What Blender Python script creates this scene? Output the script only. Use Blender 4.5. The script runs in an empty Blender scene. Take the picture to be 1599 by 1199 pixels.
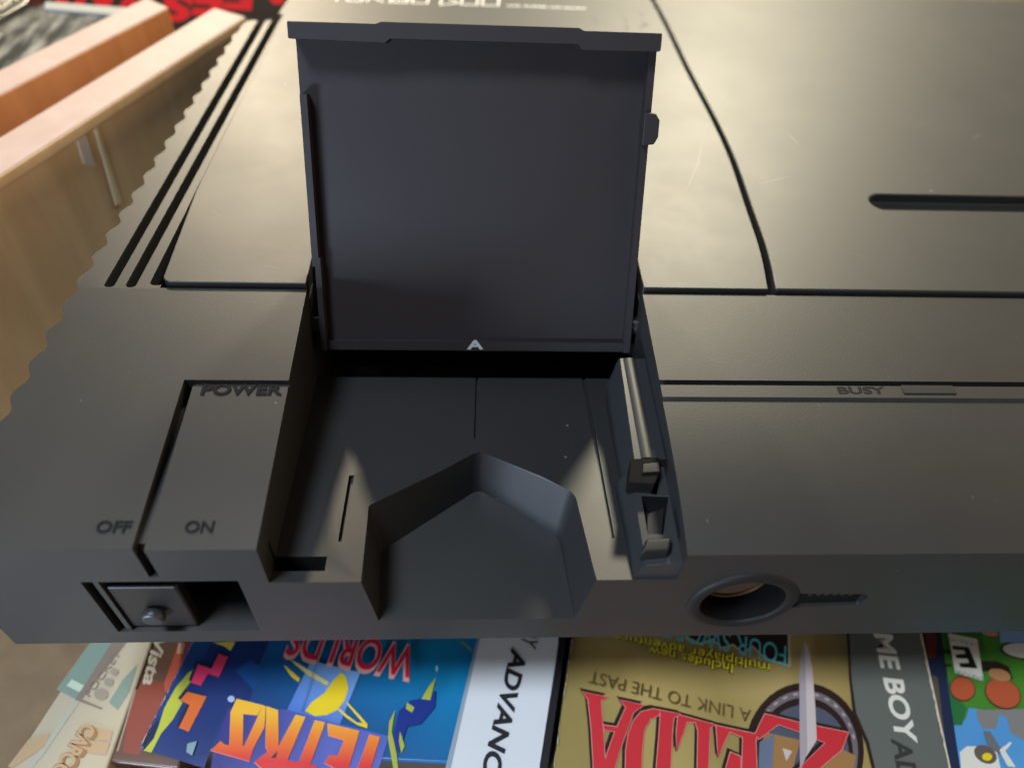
import bpy, bmesh, math, random
from mathutils import Vector, Matrix
random.seed(7)
S = 0.001                       # everything below is written in millimetres
scene = bpy.context.scene
COL = scene.collection

# ------------------------------------------------------------------ camera
F_PX, CX, CY = 1200.0, 799.5, 599.5
ed = Vector((-58.0, -1320.0, F_PX)).normalized()
ex = Vector((22000.0, (F_PX * F_PX - 58 * 22000.0) / 1320.0, F_PX)).normalized()
ez = ex.cross(ed)
if ez.y > 0: ez = -ez
def ray(px, py):
    v = Vector((px - CX, py - CY, F_PX))
    return Vector((ex.dot(v), ed.dot(v), ez.dot(v)))
# exact camera place: 58 mm between the slot walls on the hinge line
_r0, _r1, _rc = ray(480, 454), ray(1003, 460), ray(742, 457)
_h = 58.0 / ((_r1 * (-1 / _r1.z)).x - (_r0 * (-1 / _r0.z)).x)
CAM = -_rc * (_h / -_rc.z)
def hit(px, py, n, d):
    r = ray(px, py); n = Vector(n)
    return CAM + r * ((d - n.dot(CAM)) / n.dot(r))
def at(px, py, z=0.0): return hit(px, py, (0, 0, 1), z)
def at_y(px, py, y): return hit(px, py, (0, 1, 0), y)
SL = math.tan(math.radians(3))
FS = 0.12                      # the slot floor falls away to the back
def floor_z(y): return -12.0 - FS * (y + 48.4)
def flo(px, py, dz=0.0): return hit(px, py, (0, FS, 1), -12.0 - FS * 48.4 + dz)
def deck(px, py, dz=0.0): return hit(px, py, (0, -SL, 1), dz)

cam_data = bpy.data.cameras.new('camera')
cam = bpy.data.objects.new('camera', cam_data); COL.objects.link(cam)
right = Vector((ex.x, ed.x, ez.x)); down = Vector((ex.y, ed.y, ez.y)); fwd = Vector((ex.z, ed.z, ez.z))
M = Matrix((( right.x, -down.x, -fwd.x, CAM.x * S), (right.y, -down.y, -fwd.y, CAM.y * S), (right.z, -down.z, -fwd.z, CAM.z * S), (0, 0, 0, 1)))
cam.matrix_world = M
cam_data.sensor_width = 36.0
cam_data.lens = 36.0 * F_PX / 1599.0
cam_data.clip_start = 0.005; cam_data.clip_end = 20
cam_data.dof.use_dof = True
cam_data.dof.focus_distance = 0.125
cam_data.dof.aperture_fstop = 13.0
scene.camera = cam

# ------------------------------------------------------------------ world and lamps
w = bpy.data.worlds.new('World'); scene.world = w; w.use_nodes = True
nt = w.node_tree; nt.nodes.clear()
wo = nt.nodes.new('ShaderNodeOutputWorld'); bg = nt.nodes.new('ShaderNodeBackground')
tc = nt.nodes.new('ShaderNodeTexCoord'); sep = nt.nodes.new('ShaderNodeSeparateXYZ')
rampx = nt.nodes.new('ShaderNodeValToRGB')
mr = nt.nodes.new('ShaderNodeMapRange'); mr.inputs[1].default_value = -1; mr.inputs[2].default_value = 1
nt.links.new(tc.outputs['Generated'], sep.inputs[0]); nt.links.new(sep.outputs[1], mr.inputs[0])
nt.links.new(mr.outputs[0], rampx.inputs[0])
rampx.color_ramp.elements[0].position = 0.15; rampx.color_ramp.elements[0].color = (0.10, 0.115, 0.135, 1)
rampx.color_ramp.elements[1].position = 1.0; rampx.color_ramp.elements[1].color = (1.0, 0.93, 0.75, 1)
e = rampx.color_ramp.elements.new(0.84); e.color = (0.22, 0.20, 0.17, 1)
rampw = nt.nodes.new('ShaderNodeValToRGB'); rampw.color_ramp.elements[0].position = 0.80; rampw.color_ramp.elements[0].color = (0, 0, 0, 1)
rampw.color_ramp.elements[1].position = 1.0; rampw.color_ramp.elements[1].color = (6.2, 4.3, 2.5, 1)
mrx = nt.nodes.new('ShaderNodeMapRange'); mrx.inputs[1].default_value = -1; mrx.inputs[2].default_value = 1
nt.links.new(sep.outputs[0], mrx.inputs[0]); nt.links.new(mrx.outputs[0], rampw.inputs[0])
addw = nt.nodes.new('ShaderNodeMix'); addw.data_type = 'RGBA'; addw.blend_type = 'ADD'; addw.inputs[0].default_value = 1.0
nt.links.new(rampx.outputs[0], addw.inputs[6]); nt.links.new(rampw.outputs[0], addw.inputs[7])
nt.links.new(addw.outputs[2], bg.inputs[0]); bg.inputs[1].default_value = 0.38
nt.links.new(bg.outputs[0], wo.inputs[0])

def lamp(name, az, el, dist, size, power, color, target=(0, -10, 0), size_y=None):
    a, e = math.radians(az), math.radians(el)
    d = Vector((math.sin(a) * math.cos(e), math.cos(a) * math.cos(e), math.sin(e)))
    L = bpy.data.lights.new(name, 'AREA'); L.energy = power; L.color = color
    L.shape = 'DISK' if size_y is None else 'RECTANGLE'; L.size = size
    if size_y: L.size_y = size_y
    o = bpy.data.objects.new(name, L); COL.objects.link(o)
    o.location = (Vector(target) + d * dist) * S
    o.rotation_euler = (-d).to_track_quat('-Z', 'Y').to_euler()
    return o
lamp('room_lamp', 19, 34, 900, 0.11, 9.5, (1.0, 0.90, 0.66))
lamp('room_lamp', -18, 27, 900, 0.06, 6.3, (1.0, 0.84, 0.60))
lamp('cool_light', -126, 66, 600, 0.15, 4.3, (0.78, 0.88, 1.0))  # soft cool window light from the left

lamp('cool_light', -141, -4, 420, 0.12, 3.2, (0.66, 0.80, 1.0), target=(8, -32, -18))  # added low lamp without a known source, brightens the recess wall

scene.view_settings.view_transform = 'Standard'
scene.view_settings.look = 'None'
scene.view_settings.exposure = 0.0
scene.view_settings.gamma = 1.0

# ------------------------------------------------------------------ materials
def mat(name, col, rough=0.5, spec=0.5, coat=0.0, bump=0.0, bscale=6000, var=0.0, vscale=60, metal=0.0, coat_rough=0.1):
    m = bpy.data.materials.new(name); m.use_nodes = True
    n = m.node_tree; b = n.nodes['Principled BSDF']
    b.inputs['Base Color'].default_value = (*col, 1); b.inputs['Roughness'].default_value = rough
    b.inputs['Specular IOR Level'].default_value = spec; b.inputs['Metallic'].default_value = metal
    b.inputs['Coat Weight'].default_value = coat; b.inputs['Coat Roughness'].default_value = coat_rough
    if bump or var:
        t = n.nodes.new('ShaderNodeTexCoord')
    if bump:
        z = n.nodes.new('ShaderNodeTexNoise'); z.inputs['Scale'].default_value = bscale; z.inputs['Detail'].default_value = 2
        bp = n.nodes.new('ShaderNodeBump'); bp.inputs['Strength'].default_value = bump; bp.inputs['Distance'].default_value = 0.00005
        n.links.new(t.outputs['Object'], z.inputs['Vector']); n.links.new(z.outputs['Fac'], bp.inputs['Height'])
        n.links.new(bp.outputs[0], b.inputs['Normal'])
    if var:
        z = n.nodes.new('ShaderNodeTexNoise'); z.inputs['Scale'].default_value = vscale; z.inputs['Detail'].default_value = 5
        r = n.nodes.new('ShaderNodeMapRange'); r.inputs[3].default_value = rough - var; r.inputs[4].default_value = rough + var
        n.links.new(t.outputs['Object'], z.inputs['Vector']); n.links.new(z.outputs['Fac'], r.inputs[0])
        n.links.new(r.outputs[0], b.inputs['Roughness'])
    return m

def plastic(name, col, rough, wear=True):
    m = mat(name, col, rough, 0.5, bump=0.22, bscale=3200)
    n = m.node_tree; b = n.nodes['Principled BSDF']; t = n.nodes['Texture Coordinate']
    # broad smudges change the gloss, small nicks and hair scratches change the colour
    z = n.nodes.new('ShaderNodeTexNoise'); z.inputs['Scale'].default_value = 45; z.inputs['Detail'].default_value = 7; z.inputs['Roughness'].default_value = 0.65
    r = n.nodes.new('ShaderNodeMapRange'); r.inputs[1].default_value = 0.3; r.inputs[2].default_value = 0.7
    r.inputs[3].default_value = rough - 0.018; r.inputs[4].default_value = rough + 0.022
    n.links.new(t.outputs['Object'], z.inputs['Vector']); n.links.new(z.outputs['Fac'], r.inputs[0]); n.links.new(r.outputs[0], b.inputs['Roughness'])
    if wear:
        mp = n.nodes.new('ShaderNodeMapping'); mp.inputs['Rotation'].default_value = (0, 0, 0.6); mp.inputs['Scale'].default_value = (1, 0.16, 1)
        s = n.nodes.new('ShaderNodeTexNoise'); s.inputs['Scale'].default_value = 1300; s.inputs['Detail'].default_value = 3
        n.links.new(t.outputs['Object'], mp.inputs[0]); n.links.new(mp.outputs[0], s.inputs['Vector'])
        s2 = n.nodes.new('ShaderNodeTexVoronoi'); s2.inputs['Scale'].default_value = 160
        n.links.new(t.outputs['Object'], s2.inputs['Vector'])
        cr = n.nodes.new('ShaderNodeMapRange'); cr.inputs[1].default_value = 0.755; cr.inputs[2].default_value = 0.84
        n.links.new(s.outputs['Fac'], cr.inputs[0])
        c2 = n.nodes.new('ShaderNodeMapRange'); c2.inputs[1].default_value = 0.045; c2.inputs[2].default_value = 0.02
        n.links.new(s2.outputs['Distance'], c2.inputs[0])
        s3 = n.nodes.new('ShaderNodeTexNoise'); s3.inputs['Scale'].default_value = 90
        n.links.new(t.outputs['Object'], s3.inputs['Vector'])
        c3 = n.nodes.new('ShaderNodeMapRange'); c3.inputs[1].default_value = 0.56; c3.inputs[2].default_value = 0.62
        n.links.new(s3.outputs['Fac'], c3.inputs[0])
        mu = n.nodes.new('ShaderNodeMath'); mu.operation = 'MULTIPLY'; n.links.new(c2.outputs[0], mu.inputs[0]); n.links.new(c3.outputs[0], mu.inputs[1])
        ad = n.nodes.new('ShaderNodeMath'); ad.operation = 'MAXIMUM'; n.links.new(cr.outputs[0], ad.inputs[0]); n.links.new(mu.outputs[0], ad.inputs[1])
        mx = n.nodes.new('ShaderNodeMix'); mx.data_type = 'RGBA'
        mx.inputs[6].default_value = (*col, 1); mx.inputs[7].default_value = (0.20, 0.19, 0.17, 1)
        n.links.new(ad.outputs[0], mx.inputs[0]); n.links.new(mx.outputs[2], b.inputs['Base Color'])
    return m

PL = plastic('console_plastic', (0.0135, 0.014, 0.0145), 0.485)
PLI = plastic('lid_inner_plastic', (0.0155, 0.0125, 0.0140), 0.52, wear=False)
PLI.node_tree.nodes['Principled BSDF'].inputs['Specular IOR Level'].default_value = 0.36
PLR = plastic('recess_plastic', (0.018, 0.020, 0.022), 0.44, wear=False)
PLD = mat('dark_plastic', (0.009, 0.009, 0.010), 0.42, spec=0.35, bump=0.2)
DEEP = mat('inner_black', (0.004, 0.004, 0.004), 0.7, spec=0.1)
LATCH = mat('latch_black', (0.008, 0.008, 0.009), 0.5, spec=0.3)
LATCH = mat('latch_black', (0.008, 0.008, 0.009), 0.5, spec=0.3)
INK = mat('engraved_ink', (0.006, 0.006, 0.007), 0.65, spec=0.12)
WHITE_INK = mat('white_print', (0.8, 0.78, 0.74), 0.5)
GREYMARK = mat('worn_print', (0.008, 0.008, 0.009), 0.65, spec=0.14)
BROWNP = mat('brown_plastic', (0.045, 0.022, 0.014), 0.5)
BRASS = mat('contact_metal', (0.35, 0.22, 0.10), 0.3, metal=0.9)

def wood(name, c1, c2, rough, coat):
    m = mat(name, c1, rough, 0.5, coat=coat, coat_rough=0.12)
    n = m.node_tree; b = n.nodes['Principled BSDF']
    t = n.nodes.new('ShaderNodeTexCoord'); mp = n.nodes.new('ShaderNodeMapping'); mp.inputs['Scale'].default_value = (60, 60, 7)
    mp.inputs['Rotation'].default_value = (0, 0, math.radians(23))
    z = n.nodes.new('ShaderNodeTexNoise'); z.inputs['Scale'].default_value = 2.0; z.inputs['Detail'].default_value = 8; z.inputs['Distortion'].default_value = 0.6
    r = n.nodes.new('ShaderNodeValToRGB'); r.color_ramp.elements[0].position = 0.35; r.color_ramp.elements[1].position = 0.68
    r.color_ramp.elements[0].color = (*c2, 1); r.color_ramp.elements[1].color = (*c1, 1)
    n.links.new(t.outputs['Object'], mp.inputs[0]); n.links.new(mp.outputs[0], z.inputs['Vector'])
    n.links.new(z.outputs['Fac'], r.inputs[0]); n.links.new(r.outputs[0], b.inputs['Base Color'])
    return m
WOOD = wood('maple_board', (0.88, 0.64, 0.37), (0.74, 0.50, 0.27), 0.35, 0.8)
WOODTOP = wood('pale_board_edge', (0.40, 0.29, 0.255), (0.36, 0.255, 0.22), 0.6, 0.0)
WOODB = wood('orange_board', (0.60, 0.28, 0.12), (0.48, 0.21, 0.08), 0.45, 0.2)
FLOOR = wood('tan_floor', (0.20, 0.13, 0.065), (0.15, 0.095, 0.045), 0.6, 0.0)

PRINT = 0.92                    # evenly dims all print colours to suit the lamps
def flat(name, col, rough=0.35, coat=0.35): return mat(name, tuple(c * PRINT for c in col), rough, 0.5, coat=coat, coat_rough=0.2)
def grad(name, stops, p0, p1, rough=0.35):
    """print colour running from p0 to p1 (object space, mm)"""
    m = flat(name, stops[0][1], rough)
    n = m.node_tree; b = n.nodes['Principled BSDF']
    g = n.nodes.new('ShaderNodeNewGeometry')
    d = Vector(p1) - Vector(p0); L2 = d.dot(d) * S
    dt = n.nodes.new('ShaderNodeVectorMath'); dt.operation = 'DOT_PRODUCT'; dt.inputs[1].default_value = d / L2
    n.links.new(g.outputs['Position'], dt.inputs[0])
    sb = n.nodes.new('ShaderNodeMath'); sb.operation = 'SUBTRACT'; sb.inputs[1].default_value = Vector(p0).dot(d) / d.dot(d)
    n.links.new(dt.outputs['Value'], sb.inputs[0])
    r = n.nodes.new('ShaderNodeValToRGB')
    while len(r.color_ramp.elements) < len(stops): r.color_ramp.elements.new(0.5)
    for el, (p, c) in zip(r.color_ramp.elements, stops): el.position = p; el.color = (*[v * PRINT for v in c], 1)
    n.links.new(sb.outputs[0], r.inputs[0]); n.links.new(r.outputs[0], b.inputs['Base Color'])
    return m

# ------------------------------------------------------------------ mesh helpers
def link(name, me, parent=None):
    o = bpy.data.objects.new(name, me); COL.objects.link(o)
    if parent: o.parent = parent
    return o
def tag(o, label=None, cat=None, group=None, kind=None):
    if label: o['label'] = label
    if cat: o['category'] = cat
    if group: o['group'] = group
    if kind: o['kind'] = kind
    return o
def thing(name, label, cat, loc=(0, 0, 0), group=None):
    o = bpy.data.objects.new(name, None); COL.objects.link(o); o.empty_display_size = 0.01
    return tag(o, label, cat, group)

def bm_prism(poly, z0, z1, axis='z', bm=None):
    """closed prism. poly = 2-D points; axis z: (x,y); axis x: (y,z) ; axis y: (x,z)"""
    bm = bm or bmesh.new()
    def P(p, h):
        return (p[0], p[1], h) if axis == 'z' else ((h, p[0], p[1]) if axis == 'x' else (p[0], h, p[1]))
    a = [bm.verts.new(Vector(P(p, z0)) * S) for p in poly]
    b = [bm.verts.new(Vector(P(p, z1)) * S) for p in poly]
    n = len(poly)
    fs = [bm.faces.new(a), bm.faces.new(b[::-1])]
    for i in range(n): fs.append(bm.faces.new((a[i], b[i], b[(i + 1) % n], a[(i + 1) % n])))
    bmesh.ops.recalc_face_normals(bm, faces=fs)
    return bm
def bm_box(x0, x1, y0, y1, z0, z1, bm=None):
    return bm_prism([(x0, y0), (x1, y0), (x1, y1), (x0, y1)], z0, z1, 'z', bm)
def bm_cyl(c, r, h0, h1, axis='x', n=40, bm=None, r2=None):
    pts = [(math.cos(2 * math.pi * i / n) * r, math.sin(2 * math.pi * i / n) * r) for i in range(n)]
    if axis == 'x': return bm_prism([(c[1] + p[0], c[2] + p[1]) for p in pts], h0, h1, 'x', bm)
    if axis == 'y': return bm_prism([(c[0] + p[0], c[2] + p[1]) for p in pts], h0, h1, 'y', bm)
    return bm_prism([(c[0] + p[0], c[1] + p[1]) for p in pts], h0, h1, 'z', bm)
def to_me(bm, name='m'):
    bmesh.ops.recalc_face_normals(bm, faces=bm.faces[:])
    me = bpy.data.meshes.new(name); bm.to_mesh(me); bm.free(); return me
def finish(name, bm_or_me, material, parent=None, cuts=(), bevel=0.0, seg=2, angle=35, smooth=32, adds=(), weld=False):
    me = bm_or_me if isinstance(bm_or_me, bpy.types.Mesh) else to_me(bm_or_me, name)
    o = link(name, me, parent)
    tmp = []
    for kind, lst in (('UNION', adds), ('DIFFERENCE', cuts)):
        for c in lst:
            co = bpy.data.objects.new('cutter', to_me(c)); COL.objects.link(co); tmp.append(co)
            md = o.modifiers.new('b', 'BOOLEAN'); md.operation = kind; md.object = co; md.solver = 'EXACT'
    if bevel:
        md = o.modifiers.new('v', 'BEVEL'); md.width = bevel * S; md.segments = seg; md.limit_method = 'ANGLE'; md.angle_limit = math.radians(angle)
        md.harden_normals = False; md.use_clamp_overlap = True
    if o.modifiers:
        bpy.context.view_layer.update()
        dg = bpy.context.evaluated_depsgraph_get()
        nm = bpy.data.meshes.new_from_object(o.evaluated_get(dg))
        o.modifiers.clear(); o.data = nm; nm.name = name
        for c in tmp: bpy.data.objects.remove(c)
    me = o.data; me.materials.clear()
    for mm in (material if isinstance(material, (list, tuple)) else [material]): me.materials.append(mm)
    if smooth:
        me.shade_smooth(); me.set_sharp_from_angle(angle=math.radians(smooth))
        md = o.modifiers.new('w', 'WEIGHTED_NORMAL'); md.mode = 'FACE_AREA'; md.weight = 100; md.keep_sharp = True; md.thresh = 0.01
        bpy.context.view_layer.update()
        nm = bpy.data.meshes.new_from_object(o.evaluated_get(bpy.context.evaluated_depsgraph_get()))
        o.modifiers.clear(); o.data = nm; nm.name = name
    return o

def rounded(poly, rs, n=6):
    """round the corners of a 2-D polygon; rs = radius or list"""
    out = []; N = len(poly)
    if not isinstance(rs, (list, tuple)): rs = [rs] * N
    for i in range(N):
        p = Vector(poly[i]).to_2d(); a = Vector(poly[i - 1]).to_2d(); b = Vector(poly[(i + 1) % N]).to_2d(); r = rs[i]
        if r <= 0: out.append(tuple(p)); continue
        u, v = (a - p).normalized(), (b - p).normalized()
        half = u.angle(v) / 2; t = min(r / math.tan(half), (a - p).length * 0.49, (b - p).length * 0.49)
        rr_ = t * math.tan(half); c = p + (u + v).normalized() * (rr_ / math.sin(half))
        e0, e1 = (p + u * t) - c, (p + v * t) - c; tot = e0.angle(e1)
        for k in range(n + 1):
            s = k / n
            q = c + (e0 * math.sin((1 - s) * tot) + e1 * math.sin(s * tot)) / max(math.sin(tot), 1e-6)
            out.append(tuple(q))
    return out

def text_verts(s, offset=0.0, extrude=0.0):
    c = bpy.data.curves.new('t', 'FONT'); c.body = s; c.size = 1; c.offset = offset; c.extrude = extrude; c.resolution_u = 4
    o = bpy.data.objects.new('t', c); COL.objects.link(o); bpy.context.view_layer.update()
    me = bpy.data.meshes.new_from_object(o.evaluated_get(bpy.context.evaluated_depsgraph_get()))
    bpy.data.objects.remove(o); bpy.data.curves.remove(c); return me
def add_text(bm, s, p0, p1, up, height, offset=0.02, depth=0.0, lift=0.0, shear=0.0, mi=0, normal=(0, 0, 1)):
    """letters of cap height `height` with their baseline running p0 -> p1"""
    p0, p1, up, nr = Vector(p0), Vector(p1), Vector(up).normalized(), Vector(normal).normalized()
    me = text_verts(s, offset, 0.5 if depth else 0.0)
    xs = [v.co.x for v in me.vertices]; x0, x1 = min(xs), max(xs)
    d = (p1 - p0)
    vs = []
    for v in me.vertices:
        t = (v.co.x - x0) / (x1 - x0); h = v.co.y / 0.70 * height
        q = p0 + d * t + up * h + d.normalized() * (h * shear) + nr * (lift + (v.co.z + 0.5) * depth if depth else lift)
        vs.append(bm.verts.new(q * S))
    for f in me.polygons:
        try: nf = bm.faces.new([vs[i] for i in f.vertices]); nf.material_index = mi
        except ValueError: pass
    bpy.data.meshes.remove(me)

# ================================================================== THE CONSOLE
con = thing('game_console', 'black plastic game console lying face up across the boxes, its card slot flap open', 'game console')
YF = -48.4                        # front face
XL, XR, YB = -71.0, 205.0, 133.0
def edge_x(y): return -69.2 + (y + 23.3) * 0.0625
out = [(-71.2, YF), (-70.6, -33.5)]
yy = -29.8
while yy < 100:                   # ribs down the left side
    k = 1.0 - 0.35 * max(0, yy) / 100
    out += [(edge_x(yy) + 0.3 * k, yy - 0.9), (edge_x(yy), yy - 0.3), (edge_x(yy) - 0.08, yy + 0.4), (edge_x(yy) + 0.12 * k, yy + 1.2), (edge_x(yy) + 1.15 * k, yy + 2.9), (edge_x(yy) + 1.4 * k, yy + 3.5), (edge_x(yy) + 1.35 * k, yy + 4.2)]
    yy += 6.35
out += [(-60.6, 104.5), (-59.4, 107.3), (-53.0, 108.0), (-50.5, 131.0), (-48, YB), (XR, YB + 5), (XR, YF)]
shell = bm_prism(out, -31, 6)
top_left = bm_prism([(-70, SL * -70 - 0.0), (0, 0), (150, 0), (150, 30), (-70, 30)], -120, 29.3, 'x')
prof = [(-70, -7.5), (-48.9, -5.3), (-47.6, -5.0), (-46.0, -4.55), (-43, -3.85), (-39, -3.1), (-34, -2.45), (-29, -2.0), (-25, -1.75), (-23.1, -1.66), (-22.75, -1.22), (-20.35, -1.10), (-20.30, -2.2), (-19.45, -2.2), (-19.35, -1.02), (0, 0), (150, 0), (150, 30), (-70, 30)]
top_right = bm_prism(prof, 29.3, 300, 'x')
well = bm_prism([(-53.45, 0.25), (-54.15, 28), (-53.0, 60), (-51.85, 86), (-50.4, 119), (-48.6, 150), (300, 150), (300, 0.25)], -2.6, 30)
FB = flo(742, 590).y
slot = bm_prism([(-70, floor_z(-70)), (FB, floor_z(FB)), (FB, -28), (9, -28), (9, 30), (-70, 30)], -28.85, 29.35, 'x')
ra, rp, rr = flo(572, 784), flo(748, 698), flo(903, 762)
rec = rounded([(-15.6, -70), (-16.3, YF), (ra.x, ra.y), (rp.x, rp.y), (rr.x, rr.y), (17.9, YF), (18.3, -70)], [0, 0, 0.9, 2.0, 3.2, 0, 0])
recb = rounded([(-13.6, -70), (-14.6, YF), (ra.x + 1.6, ra.y - 2.6), (rp.x, rp.y - 2.3), (rr.x - 2.4, rr.y - 3.2), (15.6, YF), (15.9, -70)], [0, 0, 0.9, 2.0, 3.2, 0, 0])
recess = bm_prism(rec, -24.2, -9.9)
for v in recess.verts:
    if v.co.z < -0.02:
        k = min(range(len(rec)), key=lambda i: (rec[i][0] - v.co.x / S) ** 2 + (rec[i][1] - v.co.y / S) ** 2); v.co.x, v.co.y = recb[k][0] * S, recb[k][1] * S
vents = []
for a in ((-62.9, -59.0 + .2), (-59.35, -55.7 + .2)):
    x0, x3 = a
    # straight slits that lean with the side of the console and run out of the back
    k = 0.053
    vents.append(bm_prism(rounded([(x0, 0.3), (x0 + 1.75, 0.3), (x0 + 2.1 + k * 112, 112), (x0 + k * 112, 112)], [0.7, 0.7, 0, 0]), -26, 5))
vents.append(bm_prism(rounded([(-55.5, 0.9), (-53.4, 0.9), (-54.0, 20), (-54.3, 33), (-54.6, 22)], [0.9, 0.5, 0, 0, 0]), -26, 5))
pw = bm_prism([(-60, SL * -60 - 0.45), (-19.9, SL * -19.9 - 0.45), (-19.9, 5), (-60, 5)], -43.4, -28.0, 'x')
pwg = bm_box(-44.7, -43.3, -60, -19.9, -3.6, 5)
pwg2 = bm_box(-44.7, -43.3, -49.6, -47, -10.2, 0)
pwl = bm_box(-43.3, -28.0, -20.6, -19.9, -2.1, 5)
swo = bm_prism(rounded([(-54.4, -27.2), (-33.0, -27.2), (-33.0, -11.4), (-54.4, -11.4)], 0.3), -60, -38.0, 'y')
JC = (40.8, YF, -19.2)
jack = bm_cyl(JC, 6.5, -60, -30, 'y', 48)
tail = bm_prism(rounded([(47.5, -21.4), (59.6, -20.6), (60.2, -18.4), (59.4, -17.1), (47.5, -16.7)], 0.6), -60, -47.6, 'y')
def groove(px0, px1, wd, dz=-9.5, dep=0.7):
    a, b = flo(*px0), flo(*px1); n = Vector((-(b - a).y, (b - a).x, 0)).normalized() * wd / 2
    bm = bm_prism([tuple((a - n).xy), tuple((b - n).xy), tuple((b + n).xy), tuple((a + n).xy)], 0, 8)
    for v in bm.verts: v.co.z += (floor_z(v.co.y / S) - dep) * S
    return bm
g1 = groove((745, 585), (742, 684), 0.45, dep=0.6)
g2 = groove((910, 585), (957, 840), 0.55, dep=0.6)
g3 = groove((549, 742), (532, 845), 0.8, dep=0.8)
h0, h1 = flo(437, 869), flo(507, 891)
hole = bm_box(-29.2, h1.x, h1.y, h0.y, -20, -8)
shell_o = finish('top_shell', shell, PL, con, cuts=[top_left, top_right, well, slot, recess] + vents + [pw, pwg, pwg2, pwl, swo, jack, tail, g1, g2, g3, hole], bevel=0.40, seg=3, angle=40)

base = finish('base_shell', bm_box(-60, 200, -27, 128, -60.5, -31.02), PLD, con, bevel=1.0)
for fx, fy in ((-50, -18), (60, -18)):
    finish('rubber_foot', bm_cyl((fx, fy, 0), 6, -61.9, -60.52, 'z'), DEEP, con)

# raised control panel (left of the curved seam) and the disc lid (right of it)
ZP = 0.8
seam_px = [(1020, 2), (1040, 42), (1064, 98), (1098, 160), (1126, 216), (1146, 264), (1162, 316), (1178, 360), (1192, 405), (1199, 449)]
seam = [tuple(at(p[0], p[1], ZP).xy) for p in seam_px]
seam[0] = (seam[0][0] - 0.9, YB - 0.4)
def catmull(P, n=5):
    out_ = []
    for i in range(len(P) - 1):
        a, b, c_, d = (Vector(P[max(i - 1, 0)]), Vector(P[i]), Vector(P[i + 1]), Vector(P[min(i + 2, len(P) - 1)]))
        for k in range(n):
            t = k / n; out_.append(tuple(0.5 * ((2 * b) + (c_ - a) * t + (2 * a - 5 * b + 4 * c_ - d) * t * t + (3 * b - a - 3 * c_ + d) * t ** 3)))
    return out_ + [tuple(P[-1])]
sm = catmull(seam)
for _ in range(12): sm = [sm[0]] + [((sm[i - 1][0] + 2 * sm[i][0] + sm[i + 1][0]) / 4, (sm[i - 1][1] + 2 * sm[i][1] + sm[i + 1][1]) / 4) for i in range(1, len(sm) - 1)] + [sm[-1]]
seam = sm
y0p = 0.95
panel = [(-53.2, y0p), (-28.95, y0p), (-28.95, 9.4), (29.5, 9.4), (29.5, y0p), (seam[-1][0], y0p)] + [s for s in seam[::-1][1:]] + [(-48.2, YB - 0.4), (-50.2, 119.5), (-51.6, 86), (-52.8, 60), (-53.9, 28)]
rs = [1.6, 0, 0, 0, 0, 0.2] + [0] * (len(panel) - 6)
finish('control_panel', bm_prism(rounded(panel, rs), -2.55, ZP), PL, con, bevel=0.38, seg=3, angle=40)
gap = [(s[0] + 1.0 + 0.3 * i / len(seam), s[1]) for i, s in enumerate(seam)]
cdp = [(gap[-1][0] + 0.1, y0p)] + [(XR - 1, y0p), (XR - 1, YB + 4.6)] + gap
g0 = at(1352, 303, ZP); g9 = at(1352, 327, ZP)
hr = (g0.y - g9.y) / 2
slotcut = bm_prism([(XR - 20, g0.y + 0.4), (g0.x + hr, g0.y)] + [(g0.x + hr - hr * math.sin(math.pi * i / 10), (g0.y + g9.y) / 2 + hr * math.cos(math.pi * i / 10)) for i in range(1, 10)] + [(g0.x + hr, g9.y), (XR - 20, g9.y + 0.4)], -1.3, 5)
finish('disc_lid', bm_prism(cdp, -2.55, ZP), PL, con, cuts=[slotcut], bevel=0.38, seg=3, angle=40)

# ---- hinged slot cover (open, leaning back 25 degrees)
T = math.radians(25.05)
B0 = Vector((0, -2.0, -11.8)); U = Vector((0, math.sin(T), math.cos(T))); N = Vector((0, -math.cos(T), math.sin(T)))
LM = Matrix(((1, 0, 0), (0, U.y, N.y), (0, U.z, N.z)))      # lid coords: x, along lid (u), out towards the viewer (n)
def lid_me(bm):
    for v in bm.verts: v.co = LM @ v.co + B0 * S
    return bm
LW, LL = 28.15, 53.2
cov = bm_prism([(-27.35, 0), (LW + 0.3, 0), (LW + 0.2, 14), (LW, 18), (LW, LL), (-LW, LL), (-LW, 18.5), (-27.4, 17.2)], -1.8, 0)
adds = [bm_box(LW - 1.15, LW - 0.002, 0.3, LL - 1, -0.9, 2.3), bm_box(-27.3, -26.35, 0.3, 17, -0.9, 2.3), bm_box(-LW + 0.4, -LW + 1.5, 15.5, 43.0, -0.9, 2.3),
        bm_box(-LW + 0.3, LW - 0.3, 0.05, 1.7, -0.9, 1.0)]
lip = bm_prism(rounded([(-LW - 0.15, LL - 2.3), (-13.9, LL - 2.5), (-13.2, LL - 1.9), (15.4, LL - 1.9), (16.0, LL - 2.7), (LW + 0.05, LL - 2.6), (LW + 0.05, LL - 0.05), (16.2, LL - 0.05), (15.4, LL + 0.35), (-14.4, LL + 0.35), (-15.2, LL + 0.05), (-LW - 0.15, LL + 0.05)], 0.25), -1.7, 4.8)
co = finish('slot_cover', cov, PLI, con, adds=adds + [lip], bevel=0.3, seg=3, angle=40)
co.data.transform(Matrix.Translation(B0 * S) @ LM.to_4x4()); 
def lidpt(px, py, off=0.0): return hit(px, py, tuple(N), B0.dot(N) + off)
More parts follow.
